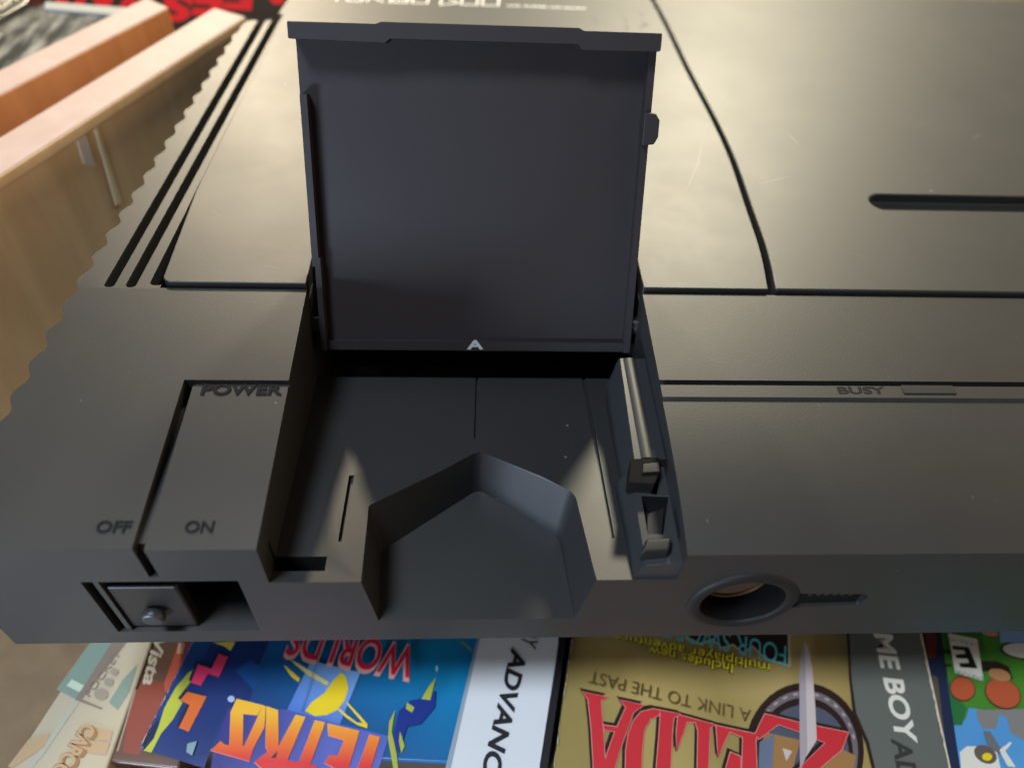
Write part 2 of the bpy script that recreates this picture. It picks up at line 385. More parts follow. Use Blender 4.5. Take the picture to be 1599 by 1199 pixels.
# latch tab on its right rim, hinge pins, embossed letter
c = lidpt(1013, 201, 1.2); u = (c - B0).dot(U)
tab = finish('latch_tab', bm_prism(rounded([(LW - 1.3, u - 2.6), (LW + 0.7, u - 2.3), (LW + 1.3, u - 1.2), (LW + 1.3, u + 1.4), (LW + 0.6, u + 2.4), (LW - 1.3, u + 2.6)], 0.3), 0.2, 3.4), PLI, co, bevel=0.25)
tab.data.transform(Matrix.Translation(B0 * S) @ LM.to_4x4())
for sx in (-1, 1):
    pc = at_y(490 if sx < 0 else 990, 507, 0.6)
    bm = bm_cyl((0, 0.6, pc.z), 1.9, sx * (26.9 if sx < 0 else 28.0), sx * 29.6, 'x', 32)
    finish('hinge_pin', bm, mat('glossy_pin', (0.03, 0.028, 0.028), 0.22, 0.8), co, bevel=0.25)
bm = bmesh.new(); a0, a1 = lidpt(729, 545, 1.05), lidpt(755, 545, 1.05)
add_text(bm, 'A', a0, a1, U, 1.7, 0.03, lift=0.02, normal=N)
finish('raised_letter', bm, mat('pale_mark', (0.35, 0.35, 0.36), 0.5), co, smooth=0)

# ---- card rail and latch down the right side of the slot
fz = lambda y: -9.5 + SL * y
rail = bm_prism([(21.0, -16), (21.3, -12.8), (24.3, -6.6), (24.7, -6.2), (29.5, -6.2), (29.5, -16)], -31.2, -9.6, 'y')
f0, f1, t0, t1 = flo(935, 586, -1), flo(977, 812, -1), at(966, 563, -6.2), at(988, 719, -6.2)
for v in rail.verts:
    y, x, z = v.co.y / S, v.co.x / S, v.co.z / S
    if x < 22: v.co.x = (f0.x + (f1.x - f0.x) * (y - f0.y) / (f1.y - f0.y)) * S
    elif x < 25: v.co.x = (t0.x + (t1.x - t0.x) * (y - t0.y) / (t1.y - t0.y) + (0.3 if z > -6.4 else 0)) * S
rb = finish('card_rail', rail, PLR, con, adds=[bm_cyl((26.6, 0, -8.1), 2.2, -31.0, -9.7, 'y', 40)], bevel=0.2)
rail2 = bm_prism([(22.6, -14), (23.0, -11.3), (24.2, -8.6), (29.5, -8.0), (29.5, -14)], -48.0, -31.25, 'y')
q = [at(*p, -8.2) for p in ((1002, 772), (1044, 776), (1036, 834), (1012, 832))]
hk = [at(*p, -8.2) for p in ((1003, 752), (1030, 748), (1026, 772), (1010, 768))]
finish('latch_housing', rail2, PLR, con, cuts=[bm_prism([tuple(p.xy) for p in q], -13, -5), bm_prism([tuple(p.xy) for p in hk], -13, -5)], bevel=0.2)
q = [at(*p, -6.0) for p in ((985, 716), (1029, 713), (1031, 737), (1022, 756), (981, 752))]
finish('latch_hook', bm_prism([tuple(p.xy) for p in q], -9, -6.0), DEEP, con, bevel=0.2)
q = [at(*p, -5.7) for p in ((1004, 724), (1029, 722), (1031, 737), (1003, 738))]
finish('latch_hook', bm_prism([tuple(p.xy) for p in q], -5.98, -5.6), LATCH, con, bevel=0.15)
q = [at(*p, -7.0) for p in ((1014, 790), (1042, 780), (1038, 822), (1014, 828))]
finish('latch_spring', bm_prism([tuple(p.xy) for p in q], -12, -9.0), LATCH, con, bevel=0.2)
q = [at(*p, -6.4) for p in ((1009, 840), (1050, 838), (1046, 860), (1001, 862))]
finish('latch_stop', bm_prism([tuple(p.xy) for p in q], -9, -6.4), LATCH, con, bevel=0.45, seg=3)

# ---- power switch
sw = finish('power_switch', bm_box(-52.4, -42.4, -47.7, -45.6, -27.0, -14.4), PLD, con, bevel=0.5, seg=3)
finish('switch_nub', bm_cyl((-47.4, 0, -21.6), 1.7, -49.4, -47.85, 'y', 28), PLR, sw, bevel=0.6, seg=4, angle=30)
finish('switch_post', bm_box(-53.1, -52.35, -48.1, -44, -27.18, -11.42), PL, con)
finish('switch_recess_shade', bm_box(-54.3, -33.1, -38.4, -38.05, -27.1, -11.5), DEEP, con)  # black plate stands in for the shade deep in the switch hole

# ---- controller socket
bm = bmesh.new(); n = 56
prof = [(6.45, -46.6), (6.45, -48.5), (6.6, -48.75), (7.3, -48.95), (8.0, -48.8), (8.6, -48.38), (8.6, -46.6)]
ring = []
for i in range(n):
    a = 2 * math.pi * i / n
    ring.append([bm.verts.new(Vector((JC[0] + r * math.cos(a), y, JC[2] + r * math.sin(a))) * S) for r, y in prof])
for i in range(n):
    for k in range(len(prof)): bm.faces.new((ring[i][k], ring[(i + 1) % n][k], ring[(i + 1) % n][(k + 1) % len(prof)], ring[i][(k + 1) % len(prof)]))
sock = finish('controller_socket', bm, mat('socket_plastic', (0.009, 0.009, 0.009), 0.55, 0.2), con, smooth=60)
finish('socket_plug', bm_cyl((JC[0] - 1.0, 0, JC[2] + 1.2), 4.6, -45.4, -36, 'y', 40), BROWNP, sock, bevel=0.3)
finish('contact_shell', bm_cyl((JC[0] - 1.0, 0, JC[2] + 1.2), 5.0, -45.7, -36, 'y', 40), BRASS, sock, cuts=[bm_cyl((JC[0] - 1.0, 0, JC[2] + 1.2), 4.75, -46, -35, 'y', 40)])
finish('added_socket_dark_tube', bm_cyl(JC, 6.48, -48.3, -30.5, 'y', 48), DEEP, sock, cuts=[bm_cyl(JC, 6.3, -60, -31, 'y', 48)])  # black tube added to keep the inside of the hole dark
bm = bmesh.new()
for k in range(6):
    bm_box(50.6 + k * 1.25, 51.35 + k * 1.25, -48.3, -47.55, -17.9, -16.9 + 0.25 * (k % 2), bm)
finish('socket_emblem', bm, LATCH, con, bevel=0.25, seg=3)
bm = bmesh.new(); bm_box(48.2, 59.3, -47.8, -47.5, -20.7, -17.3, bm); finish('emblem_inlay', bm, DEEP, con)

# ---- lettering on the shell
def deck_text(s, px0, px1, h, dz, m, name='lettering', off=0.03, depth=0.16):
    a, b = deck(*px0, dz), deck(*px1, dz); bm = bmesh.new()
    add_text(bm, s, a, b, (0, 1, SL), h, off, depth=depth, lift=-0.02, normal=(0, -SL, 1)); return finish(name, bm, m, con, smooth=0)
deck_text('POWER', (313, 616), (440, 616), 2.0, -0.45, INK)
deck_text('OFF', (148, 831), (203, 831), 1.7, 0, INK, off=0.02)
deck_text('ON', (287, 831), (332, 831), 1.7, -0.45, INK, off=0.02)
deck_text('BUSY', (1310, 615), (1384, 615), 1.35, -0.12, GREYMARK, off=0.03)
a, b = deck(1412, 615, 0), deck(1487, 602, 0)
finish('busy_light', bm_box(a.x, b.x, a.y, b.y, -1.4, -0.98), mat('dark_lens', (0.012, 0.013, 0.014), 0.6, spec=0.25), con, bevel=0.1)
# stroke logo on the control panel
def strokes(bm, pts, wd, z):
    for i in range(len(pts) - 1):
        a, b = Vector(pts[i]), Vector(pts[i + 1]); d = (b - a).normalized(); nn = Vector((-d.y, d.x)) * wd / 2
        a2, b2 = a - d * wd / 2, b + d * wd / 2
        bm_prism([tuple(a2 - nn), tuple(b2 - nn), tuple(b2 + nn), tuple(a2 + nn)], z, z + 0.02 + 0.004 * (i % 2), 'z', bm)
bm = bmesh.new()
def box_letter(x0, x1, lo=120.6, hi=127.4): return [(x0, lo), (x1, lo), (x1 + .3, hi), (x0 + .3, hi), (x0, lo)]
X = lambda px: at(px, 8, ZP).x
LO = at(700, 7, ZP).y
for k, (a, b, kind) in enumerate([(523, 523, 'T'), (540, 563, 'U'), (572, 598, 'R'), (608, 635, 'B'), (643, 667, 'O'), (687, 715, 'D'), (720, 745, 'U'), (753, 778, 'O')]):
    x0, x1 = X(a), X(b); hi = LO + 7.0
    if kind == 'T': strokes(bm, [(x0, LO), (x0 + 1.2, hi)], .45, ZP); strokes(bm, [(x0 - 1.6, hi), (x0 + 3.4, hi)], .45, ZP)
    elif kind == 'R': strokes(bm, [(x0, LO), (x0 + 1.0, hi), (x1, hi), (x1 - .8, LO + 3), (x0 + .8, LO + 3), (x1, LO)], .45, ZP)
    elif kind == 'D': strokes(bm, [(x0, LO - .9), (x1, LO + 1.0), (x0 + .6, LO + 6), (x0, LO - .9)], .45, ZP)
    elif kind == 'U': strokes(bm, [(x0 + .4, hi), (x0, LO), (x1, LO), (x1 + .4, hi)], .45, ZP)
    else:
        strokes(bm, [(x0, LO), (x1, LO), (x1 + .4, hi), (x0 + .4, hi), (x0, LO)], .45, ZP)
        if kind == 'B': strokes(bm, [(x0, LO + 1.4), (x1, LO + 1.4)], .35, ZP)
add_text(bm, 'with SUPER CD-ROM²', (X(790), LO - .1, ZP), (X(914), LO - .6, ZP), (0, 1, 0), 1.1, 0.02, lift=0.02)
finish('logo_print', bm, WHITE_INK, con, smooth=0)
add = bmesh.new()
for px in (935, 972, 1008):
    for k in range(7):
        c = at(px + random.uniform(-9, 9), 34 + random.uniform(-10, 10), ZP); r = random.uniform(.4, 1.1)
        pts = [(c.x + r * random.uniform(.4, 1) * math.cos(t * .9), c.y + r * 1.6 * random.uniform(.4, 1) * math.sin(t * .9)) for t in range(7)]
        bm_prism(pts, ZP, ZP + 0.006 + 0.002 * k, 'z', add)
finish('worn_mark', add, mat('worn_marks', (0.05, 0.055, 0.055), 0.62), con, smooth=0)

SCR = mat('scratch_mark', (0.16, 0.155, 0.14), 0.5)
for pts, wd in (([(1228, 207), (1240, 218), (1250, 228)], .22), ([(1185, 287), (1212, 281), (1236, 275)], .2), ([(1096, 222), (1090, 255), (1071, 300)], .18), ([(1518, 217), (1530, 211)], .3),
                ([(1150, 250), (1175, 243)], .12), ([(1040, 40), (1052, 52)], .12), ([(1330, 395), (1352, 402)], .1), ([(1430, 200), (1447, 190)], .14), ([(1262, 228), (1275, 233)], .12),
                ([(590, 30), (604, 27)], .15), ([(330, 330), (345, 338)], .12), ([(415, 417), (436, 418)], .16), ([(1375, 152), (1420, 148)], .08), ([(1100, 330), (1160, 318)], .07)):
    q = [at(p[0], p[1], ZP + 0.012) for p in pts]; lo, hi = [], []; bm = bmesh.new()
    for i, p in enumerate(q):
        d = (q[min(i + 1, len(q) - 1)] - q[max(i - 1, 0)]).normalized(); nn = Vector((-d.y, d.x, 0)) * wd / 2 * (0.3 if i in (0, len(q) - 1) else 1)
        lo.append(bm.verts.new((p - nn) * S)); hi.append(bm.verts.new((p + nn) * S))
    for i in range(len(q) - 1): bm.faces.new((lo[i], lo[i + 1], hi[i + 1], hi[i]))
    finish('scratch', bm, SCR, con, smooth=0)

# ================================================================== WOODEN DRAWER SIDES
ZB, ZFLOOR = -4.0, -72.2
def poly_obj(name, pts, z0, z1, mats, label, cat, bevel=0.8, top_mat=None):
    o = finish(name, bm_prism(pts, z0, z1), mats, None, bevel=bevel, seg=3, angle=40)
    if top_mat:
        for f in o.data.polygons:
            if f.normal.z > 0.6: f.material_index = 1
    return tag(o, label, cat)
da = (at(350, 48, ZB) - at(0, 273, ZB)); da.z = 0; da.normalize(); na = Vector((-da.y, da.x, 0))
A0 = at(350, 48, ZB)
aw = (at(330, 15, ZB) - A0).dot(na)
far = (at(385, 26, ZB) - A0).dot(da)
P = lambda s, t: tuple((A0 + da * s + na * t).xy)
wb = poly_obj('wooden_board', [P(-112, 1.6), P(far, 1.6), P(far, aw), P(-112, aw)], ZFLOOR, ZB - 3.3, [WOOD, WOODTOP], 'pale maple drawer side right against the ribbed edge of the black console', 'wooden board')
cap = finish('top_rail', bm_prism([P(-112, 0), P(far, 0), P(far + 1, aw + 0.2), P(-112, aw + 0.2)], ZB - 3.25, ZB), [WOOD, WOODTOP], wb, bevel=0.7, seg=3)
for f in cap.data.polygons:
    if f.normal.z > 0.6: f.material_index = 1
def on_face(px, off=0.0):
    n3 = (na.x, na.y, 0); return hit(px[0], px[1], n3, (A0 + na * (1.6 - off)).dot(Vector(n3)))
for nm, pts, th, m_ in (('reflection_strip', [(146, 198), (151, 197), (189, 318), (181, 320)], 0.15, mat('pale_strip', (0.85, 0.78, 0.50), 0.4)),                    ('reflection_patch', [(119, 217), (134, 211), (149, 260), (131, 257)], 0.1, mat('grey_reflection', (0.75, 0.70, 0.62), 0.6))):  # pale reflections on the board face, built as thin solid pieces
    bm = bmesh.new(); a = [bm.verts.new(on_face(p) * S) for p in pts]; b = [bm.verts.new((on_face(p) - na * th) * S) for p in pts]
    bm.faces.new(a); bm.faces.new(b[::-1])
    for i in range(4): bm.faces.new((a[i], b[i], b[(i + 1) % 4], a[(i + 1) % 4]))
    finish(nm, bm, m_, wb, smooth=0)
dbv = at(265, 10, ZB) - at(0, 147, ZB); dbv.z = 0; dbv.normalize(); nb = Vector((-dbv.y, dbv.x, 0)); B1 = at(0, 147, ZB)
bw = (at(0, 108, ZB) - B1).dot(nb); bl = (at(268, 12, ZB) - B1).dot(dbv)
P2 = lambda s, t: tuple((B1 + dbv * s + nb * t).xy)
poly_obj('wooden_board', [P2(-62, 0), P2(bl, 0), P2(bl + 2, bw), P2(-62, bw)], ZFLOOR, ZB, [WOODB, WOODTOP], 'orange toned wooden board standing left of and behind the pale maple one', 'wooden board', top_mat=True)
fl = finish('floor', bm_box(-700, 700, -500, 900, ZFLOOR - 6, ZFLOOR - 0.05), FLOOR, None); tag(fl, 'tan wooden surface under the game boxes', kind='structure')

# ================================================================== GAME BOXES UNDER THE CONSOLE
ZT = -62.0
class Art:
    """flat print on the lid of a box: every shape a thin layer of its own"""
    def __init__(self, z=ZT): self.bm = bmesh.new(); self.mats = []; self.z = z; self.k = 0
    def mi(self, m):
        if m not in self.mats: self.mats.append(m)
        return self.mats.index(m)
    def poly(self, px, m):
        self.k += 1; z = self.z + 0.02 + 0.012 * self.k
        vs = [self.bm.verts.new(at(p[0], p[1], z) * S) for p in px]
        f = self.bm.faces.new(vs); f.material_index = self.mi(m)
        f.normal_update()
        if f.normal.z < 0: f.normal_flip()
    def mm(self, pts, m):
        self.k += 1; z = self.z + 0.02 + 0.012 * self.k
        f = self.bm.faces.new([self.bm.verts.new(Vector((p[0], p[1], z)) * S) for p in pts]); f.material_index = self.mi(m)
        f.normal_update()
        if f.normal.z < 0: f.normal_flip()
    def text(self, s, px0, px1, up_px, height, m, off=0.02, shear=0.0):
        self.k += 1; z = self.z + 0.02 + 0.012 * self.k
        a, b = at(*px0, z), at(*px1, z); u = at(*up_px[1], z) - at(*up_px[0], z)
        add_text(self.bm, s, a, b, u, height, off, mi=self.mi(m), shear=shear)
    def ell(self, c, rx, ry, m, rot=0, a0=0, a1=360, n=40):
        pts = []
        for i in range(n):
            t = math.radians(a0 + (a1 - a0) * i / (n - 1 if a1 - a0 < 360 else n)); x, y = rx * math.cos(t), ry * math.sin(t)
            r = math.radians(rot); pts.append((c[0] + x * math.cos(r) - y * math.sin(r), c[1] + x * math.sin(r) + y * math.cos(r)))
        self.poly(pts, m)
    def done(self, name, parent):
        self.bm.normal_update(); me = bpy.data.meshes.new(name); self.bm.to_mesh(me); self.bm.free()
        o = link(name, me, parent)
        for m in self.mats: me.materials.append(m)
        return o

def box_frame(px_a, px_b, z=ZT):
    a, b = at(*px_a, z), at(*px_b, z); d = b - a; d.z = 0; d.normalize(); return a, d      # near-to-far edge direction
def game_box(left_edge, right_edge, near, label, side_mat, top_mat, zt=ZT, thick=10.0, far=120, bevel=0.5, cat='game box', group='game boxes under the console'):
    """left_edge/right_edge: two pixels each (near, far) on the top face; near = how far the box runs towards the viewer"""
    t = thing('game_box', label, cat, group=group)
    (a, d), (b, e) = box_frame(*left_edge, zt), box_frame(*right_edge, zt)
    pts = [tuple((a - d * near).xy), tuple((b - e * near).xy), tuple((b + e * far).xy), tuple((a + d * far).xy)]
    o = finish('carton', bm_prism(pts, zt - thick, zt), [side_mat, top_mat], t, bevel=bevel, seg=3)
    for f in o.data.polygons:
        if f.normal.z > 0.5: f.material_index = 1
    return t

# --- cream box
C_CREAM = flat('cream_print', (0.46, 0.41, 0.29), 0.4, 0.4); C_TEAL = flat('teal_print', (0.20, 0.28, 0.23), 0.4, 0.4); C_TAUPE = flat('taupe_print', (0.22, 0.17, 0.13), 0.4, 0.4)
C_OCHRE = flat('ochre_print', (0.30, 0.16, 0.06), 0.4, 0.4); C_PEACH = flat('peach_print', (0.46, 0.32, 0.18), 0.4, 0.4); C_GRN = flat('greygreen_print', (0.42, 0.42, 0.33), 0.4, 0.4)
b1 = game_box(((20, 1190), (142, 1004)), ((168, 1196), (236, 1004)), 45, 'cream coloured game box with teal corner and orange outlined lettering, leftmost of the boxes', C_CREAM, C_CREAM, far=48)
A = Art()
def c5(x, y): return (x / 5.0, 980 + y / 5.0)
A.poly([c5(700, 120), c5(900, 100), c5(590, 555), c5(440, 480)], C_TEAL)
A.poly([c5(560, 400), c5(660, 450), c5(620, 500), c5(520, 450)], flat('light_teal_print', (0.50, 0.60, 0.48), 0.4, 0.4))
A.poly([c5(1075, 280), c5(1010, 500), c5(920, 640), c5(850, 580), c5(960, 400)], C_TEAL)
A.poly([c5(880, 100), c5(1000, 100), c5(640, 555), c5(805, 625), c5(790, 635), c5(585, 560)], C_TAUPE)
A.poly([c5(585, 560), c5(620, 575), c5(330, 1000), c5(240, 1100), c5(210, 1090)], C_GRN)
A.poly([c5(690, 760), c5(880, 800), c5(865, 880), c5(650, 870)], C_PEACH)
A.poly([c5(620, 880), c5(860, 890), c5(830, 990), c5(600, 960)], C_PEACH)
A.poly([c5(230, 860), c5(400, 820), c5(340, 930), c5(100, 1090), c5(60, 1080)], C_PEACH)
A.text('CAPCOM', c5(665, 735), c5(330, 1235), (c5(560, 800), c5(660, 850)), 3.3, C_OCHRE, off=0.085)
A.text('CAPCOM', c5(655, 735), c5(322, 1235), (c5(560, 800), c5(660, 850)), 2.9, C_PEACH, off=0.03)
for (x, y, r) in ((790, 515, 55), (850, 420, 38), (895, 340, 32)): A.ell(c5(x, y), r / 5, r / 6, flat('dim_spot', (0.30, 0.26, 0.20), 0.4))
A.text('POCKET', c5(700, 540), c5(950, 200), (c5(950, 300), c5(900, 270)), 1.6, C_TAUPE, off=0.0)
A.done('cover_print', b1)

# --- brown-red box
C_BROWN = flat('brown_print', (0.115, 0.065, 0.045), 0.35); C_RED = flat('brick_print', (0.24, 0.055, 0.035), 0.35); C_LRED = flat('light_red_print', (0.45, 0.09, 0.055), 0.35)
b2 = game_box(((172, 1184), (240, 1004)), ((280, 1196), (330, 1004)), 0.5, 'dark brown and red game box lying between the cream box and the blue one', C_BROWN, C_BROWN, zt=ZT - 0.3, far=48)
A = Art(ZT - 0.3)
A.poly([c5(1010, 560), c5(1130, 400), c5(1290, 420), c5(1290, 620), c5(1160, 860), c5(1080, 990), c5(960, 970)], C_RED)
A.poly([c5(1390, 130), c5(1500, 110), c5(1400, 420), c5(1290, 500), c5(1280, 430)], C_LRED)
A.poly([c5(1050, 480), c5(1065, 480), c5(925, 960), c5(910, 960)], flat('edge_wear', (0.30, 0.22, 0.17), 0.5))
A.text('Vista', c5(1215, 40), c5(1115, 435), (c5(1150, 300), c5(1215, 330)), 2.6, flat('pale_letter', (0.50, 0.46, 0.38), 0.4), off=0.03)
A.poly([c5(1395, 115), c5(1450, 115), c5(1425, 200), c5(1380, 200)], flat('pink_wear', (0.55, 0.35, 0.28), 0.5))
A.done('cover_print', b2)

# --- blue puzzle box with silver strip
N0 = at(217, 1167, ZT); F0 = at(305, 1003, ZT)
blueT = grad('blue_print', [(0.0, (0.012, 0.05, 0.20)), (0.35, (0.006, 0.10, 0.30)), (0.8, (0.004, 0.19, 0.42)), (1.0, (0.004, 0.24, 0.50))], at(480, 1199, ZT), at(640, 1000, ZT), 0.3)
C_SILV = flat('silver_strip', (0.70, 0.73, 0.76), 0.32, 0.6); C_BLK = flat('black_print', (0.012, 0.012, 0.014), 0.35)
C_EDGE = flat('box_edge', (0.05, 0.045, 0.05), 0.4)
b3 = game_box(((217, 1167), (298, 1003)), ((848, 1199), (880, 996)), 0.0, 'blue puzzle game box with orange red upside down title, yellow planet and silver strip', C_EDGE, blueT)
A = Art()
def c4(x, y): return (180 + x / 2.665, 980 + y / 2.665)
C_NAVY = flat('navy_print', (0.012, 0.035, 0.17), 0.3); C_LIME = flat('lime_print', (0.42, 0.46, 0.05), 0.3); C_PINK = flat('pink_piece', (0.85, 0.05, 0.16), 0.3)
C_ORG = flat('orange_piece', (0.75, 0.16, 0.03), 0.3); C_DK = flat('deep_print', (0.010, 0.020, 0.06), 0.3)
A.poly([c4(480, 55), c4(640, 50), c4(600, 150), c4(560, 300), c4(430, 400), c4(370, 584), c4(110, 500), c4(190, 440), c4(290, 270), c4(400, 60)], C_NAVY)
A.poly([c4(560, 130), c4(620, 170), c4(580, 260), c4(500, 180)], flat('mid_blue', (0.01, 0.08, 0.30), 0.3))
A.poly([c4(112, 470), c4(185, 370), c4(160, 450), c4(122, 515)], C_DK)
A.poly([c4(325, 170), c4(300, 190), c4(250, 250), c4(205, 330), c4(180, 410), c4(160, 460), c4(118, 510), c4(150, 518), c4(190, 440), c4(240, 380), c4(280, 310), c4(262, 290), c4(320, 215)], C_LIME)
A.poly([c4(405, 60), c4(500, 55), c4(480, 95), c4(450, 75)], flat('yellow_piece', (0.80, 0.70, 0.10), 0.3))
for dx, dy, m in ((-10, -10, C_DK), (0, 0, C_PINK)):
    A.poly([c4(430 + dx, 108 + dy), c4(470 + dx, 120 + dy), c4(430 + dx, 205 + dy), c4(385 + dx, 190 + dy), c4(355 + dx, 240 + dy), c4(315 + dx, 228 + dy), c4(345 + dx, 150 + dy), c4(400 + dx, 170 + dy)], m)
for dx, dy, m in ((-10, -8, C_DK), (0, 0, C_ORG)):
    A.poly([c4(270 + dx, 300 + dy), c4(300 + dx, 265 + dy), c4(380 + dx, 285 + dy), c4(305 + dx, 432 + dy), c4(265 + dx, 415 + dy), c4(310 + dx, 320 + dy)], m)
A.ell(c4(482, 295), 5.5, 5, flat('pale_dot', (0.45, 0.55, 0.75), 0.3))
A.poly([c4(815, 135), c4(1020, 185), c4(935, 400), c4(715, 340)], grad('sky_panel', [(0, (0.07, 0.18, 0.62)), (1, (0.22, 0.45, 0.85))], at(*c4(780, 370), ZT), at(*c4(920, 150), ZT)))
A.poly([c4(470, 330), c4(715, 340), c4(935, 400), c4(1140, 450), c4(1090, 600), c4(395, 600), c4(410, 500)], grad('violet_panel', [(0, (0.03, 0.03, 0.22)), (1, (0.10, 0.13, 0.50))], at(*c4(430, 500), ZT), at(*c4(900, 420), ZT)))
C_YEL = flat('planet_yellow', (0.90, 0.66, 0.02), 0.3)
A.poly([c4(700, 155), c4(712, 160), c4(768, 210), c4(762, 226), c4(730, 200)], C_YEL)
A.poly([c4(730, 132), c4(745, 138), c4(890, 225), c4(880, 240), c4(800, 195), c4(745, 150)], flat('pale_ring', (0.75, 0.68, 0.25), 0.3))
A.poly([c4(940, 186), c4(958, 200), c4(970, 250), c4(955, 300), c4(925, 340), c4(880, 362), c4(830, 366), c4(790, 345), c4(815, 310), c4(870, 270), c4(905, 220)], C_YEL)
A.poly([c4(925, 338), c4(960, 372), c4(1010, 405), c4(1048, 417), c4(1050, 400), c4(1015, 360), c4(960, 302), c4(965, 318), c4(1005, 365), c4(1030, 395), c4(1005, 392), c4(965, 362), c4(935, 335)], C_YEL)
tetg = grad('title_print', [(0, (0.95, 0.52, 0.03)), (0.45, (0.90, 0.25, 0.02)), (1.0, (0.75, 0.02, 0.02))], at(*c4(800, 360), ZT), at(*c4(760, 560), ZT))
C_SHAD = flat('title_shadow', (0.30, 0.05, 0.10), 0.3)
U4 = (c4(860, 400), c4(745, 620))
def ct(x, y): return (320 + x / 5.33, 1080 + y / 5.33)
C_RIM2 = flat('peach_rim', (0.85, 0.42, 0.22), 0.3)
title = [
 [(265, 55), (480, 108), (440, 192), (320, 180), (316, 445), (330, 452), (402, 472), (372, 575), (50, 485), (130, 405), (165, 435), (205, 442), (216, 160)],
 [(480, 108), (506, 118), (497, 290), (400, 475), (325, 452), (440, 205)],
 [(512, 115), (610, 150), (614, 455), (640, 400), (600, 560), (540, 520), (506, 455)],
 [(755, 188), (838, 205), (690, 560), (660, 620), (410, 585), (470, 530), (560, 470), (620, 440)],
 [(410, 583), (660, 560), (930, 612), (945, 720), (560, 700)],
 [(915, 232), (1003, 250), (870, 620), (775, 600)],
 [(1020, 258), (1288, 322), (1170, 720), (1050, 720), (1070, 625), (995, 590), (1040, 520), (1105, 530), (1158, 398), (1030, 362)],
 [(1370, 350), (1458, 372), (1355, 720), (1240, 720)]]
for L in title: A.poly([(ct(*p)[0] - 0.6, ct(*p)[1] + 0.7) for p in L], C_RIM2)
for L in title: A.poly([ct(*p) for p in L], tetg)
A.poly([ct(548, 546), ct(604, 488), ct(588, 548)], C_DK)
A.text('WORLDS', c4(1262, 85), c4(745, -10), (c4(1250, 60), c4(1215, 185)), 6.6, flat('pale_rim', (0.85, 0.45, 0.42), 0.3), off=0.05)
A.text('WORLDS', c4(1258, 80), c4(750, -14), (c4(1250, 60), c4(1215, 185)), 6.3, flat('title_red', (0.75, 0.015, 0.05), 0.3), off=0.01)
# small sea creature-like swirl on the right of the cover, kept as plain leaf shapes
C_B2 = flat('ink_blue', (0.008, 0.03, 0.24), 0.3)
A.poly([c4(1180, 345), c4(1230, 300), c4(1290, 290), c4(1335, 260), c4(1330, 330), c4(1270, 400), c4(1215, 410), c4(1180, 520), c4(1150, 470)], C_B2)
A.poly([c4(1335, 205), c4(1310, 300), c4(1275, 295), c4(1300, 250)], C_LIME)
A.poly([c4(1165, 340), c4(1150, 430), c4(1170, 520), c4(1178, 600), c4(1160, 600), c4(1135, 460), c4(1140, 390)], C_LIME)
A.poly([c4(1185, 430), c4(1205, 490), c4(1190, 520), c4(1180, 470)], C_LIME)
A.poly([c4(1215, 310), c4(1245, 330), c4(1235, 352), c4(1208, 335)], C_LIME)
A.ell(c4(1338, 168), 2, 5, flat('droplet', (0.35, 0.75, 0.70), 0.3))
A.poly([c4(300, 480), c4(340, 470), c4(320, 530), c4(295, 515)], flat('grey_fleck', (0.25, 0.38, 0.42), 0.3))
A.poly([c4(1425, 55), c4(1450, 55), c4(1490, 90), c4(1480, 100)], flat('green_wisp', (0.10, 0.30, 0.20), 0.3))
# silver strip
A.poly([(748, 985), (872, 985), (872, 1004), (838, 1225), (694, 1225)], C_SILV)
A.poly([(748, 985), (752, 985), (698, 1225), (689, 1225)], flat('strip_shade', (0.30, 0.36, 0.42), 0.35))
A.text('GAME BOY', (845, 900), (812, 1004), ((800, 1010), (840, 1016)), 3.5, C_BLK, off=0.0, shear=0.25)
A.text('ADVANCE', (800, 1010), (747, 1227), ((790, 1060), (822, 1066)), 3.2, C_BLK, off=0.035, shear=0.25)
A.poly([(872, 985), (884, 985), (884, 1000), (851, 1225), (839, 1225), (872, 1004)], C_BLK)
random.seed(11)
def wear(A, p0, p1, n, m, w=1.2):
    for k in range(n):
        t = random.random(); L = random.uniform(.01, .05); a = (p0[0] + (p1[0] - p0[0]) * t, p0[1] + (p1[1] - p0[1]) * t); b = (p0[0] + (p1[0] - p0[0]) * (t + L), p0[1] + (p1[1] - p0[1]) * (t + L))
        o_ = random.uniform(.2, w); A.poly([a, b, (b[0] + o_ * .7, b[1]), (a[0] + o_, a[1])], m)
C_WEAR = flat('card_wear', (0.55, 0.52, 0.46), 0.6)
wear(A, (218, 1166), (300, 1004), 16, C_WEAR, 1.4); wear(A, (700, 1199), (748, 1000), 8, C_WEAR, 1.0)
A.poly([(505, 1000), (506.5, 1000), (470, 1110), (469, 1110)], flat('crease', (0.05, 0.16, 0.32), 0.5))
A.done('cover_print', b3)

# --- gold adventure box
def cz(x, y): return (880 + x / 4.0, 980 + y / 4.0)
gold = grad('gold_print', [(0, (0.33, 0.25, 0.08)), (0.25, (0.52, 0.38, 0.13)), (0.5, (0.36, 0.27, 0.09)), (0.75, (0.50, 0.37, 0.14)), (1, (0.40, 0.28, 0.09))], at(900, 1100, ZT), at(1340, 1080, ZT), 0.3)
C_GRAY = flat('grey_strip', (0.135, 0.145, 0.125), 0.35)
C_OLIVE = flat('olive_edge', (0.13, 0.11, 0.06), 0.4)
b4 = game_box(((864, 1199), (892, 996)), ((1494, 1225), (1441, 985)), 12, 'gold adventure game box with big red upside down title, sword and grey strip', C_OLIVE, gold)
A = Art()
C_CRIM = flat('crimson_print', (0.62, 0.035, 0.045), 0.3); C_DKB = flat('dark_outline', (0.035, 0.02, 0.015), 0.3); C_PALE = flat('pale_outline', (0.75, 0.35, 0.28), 0.3)
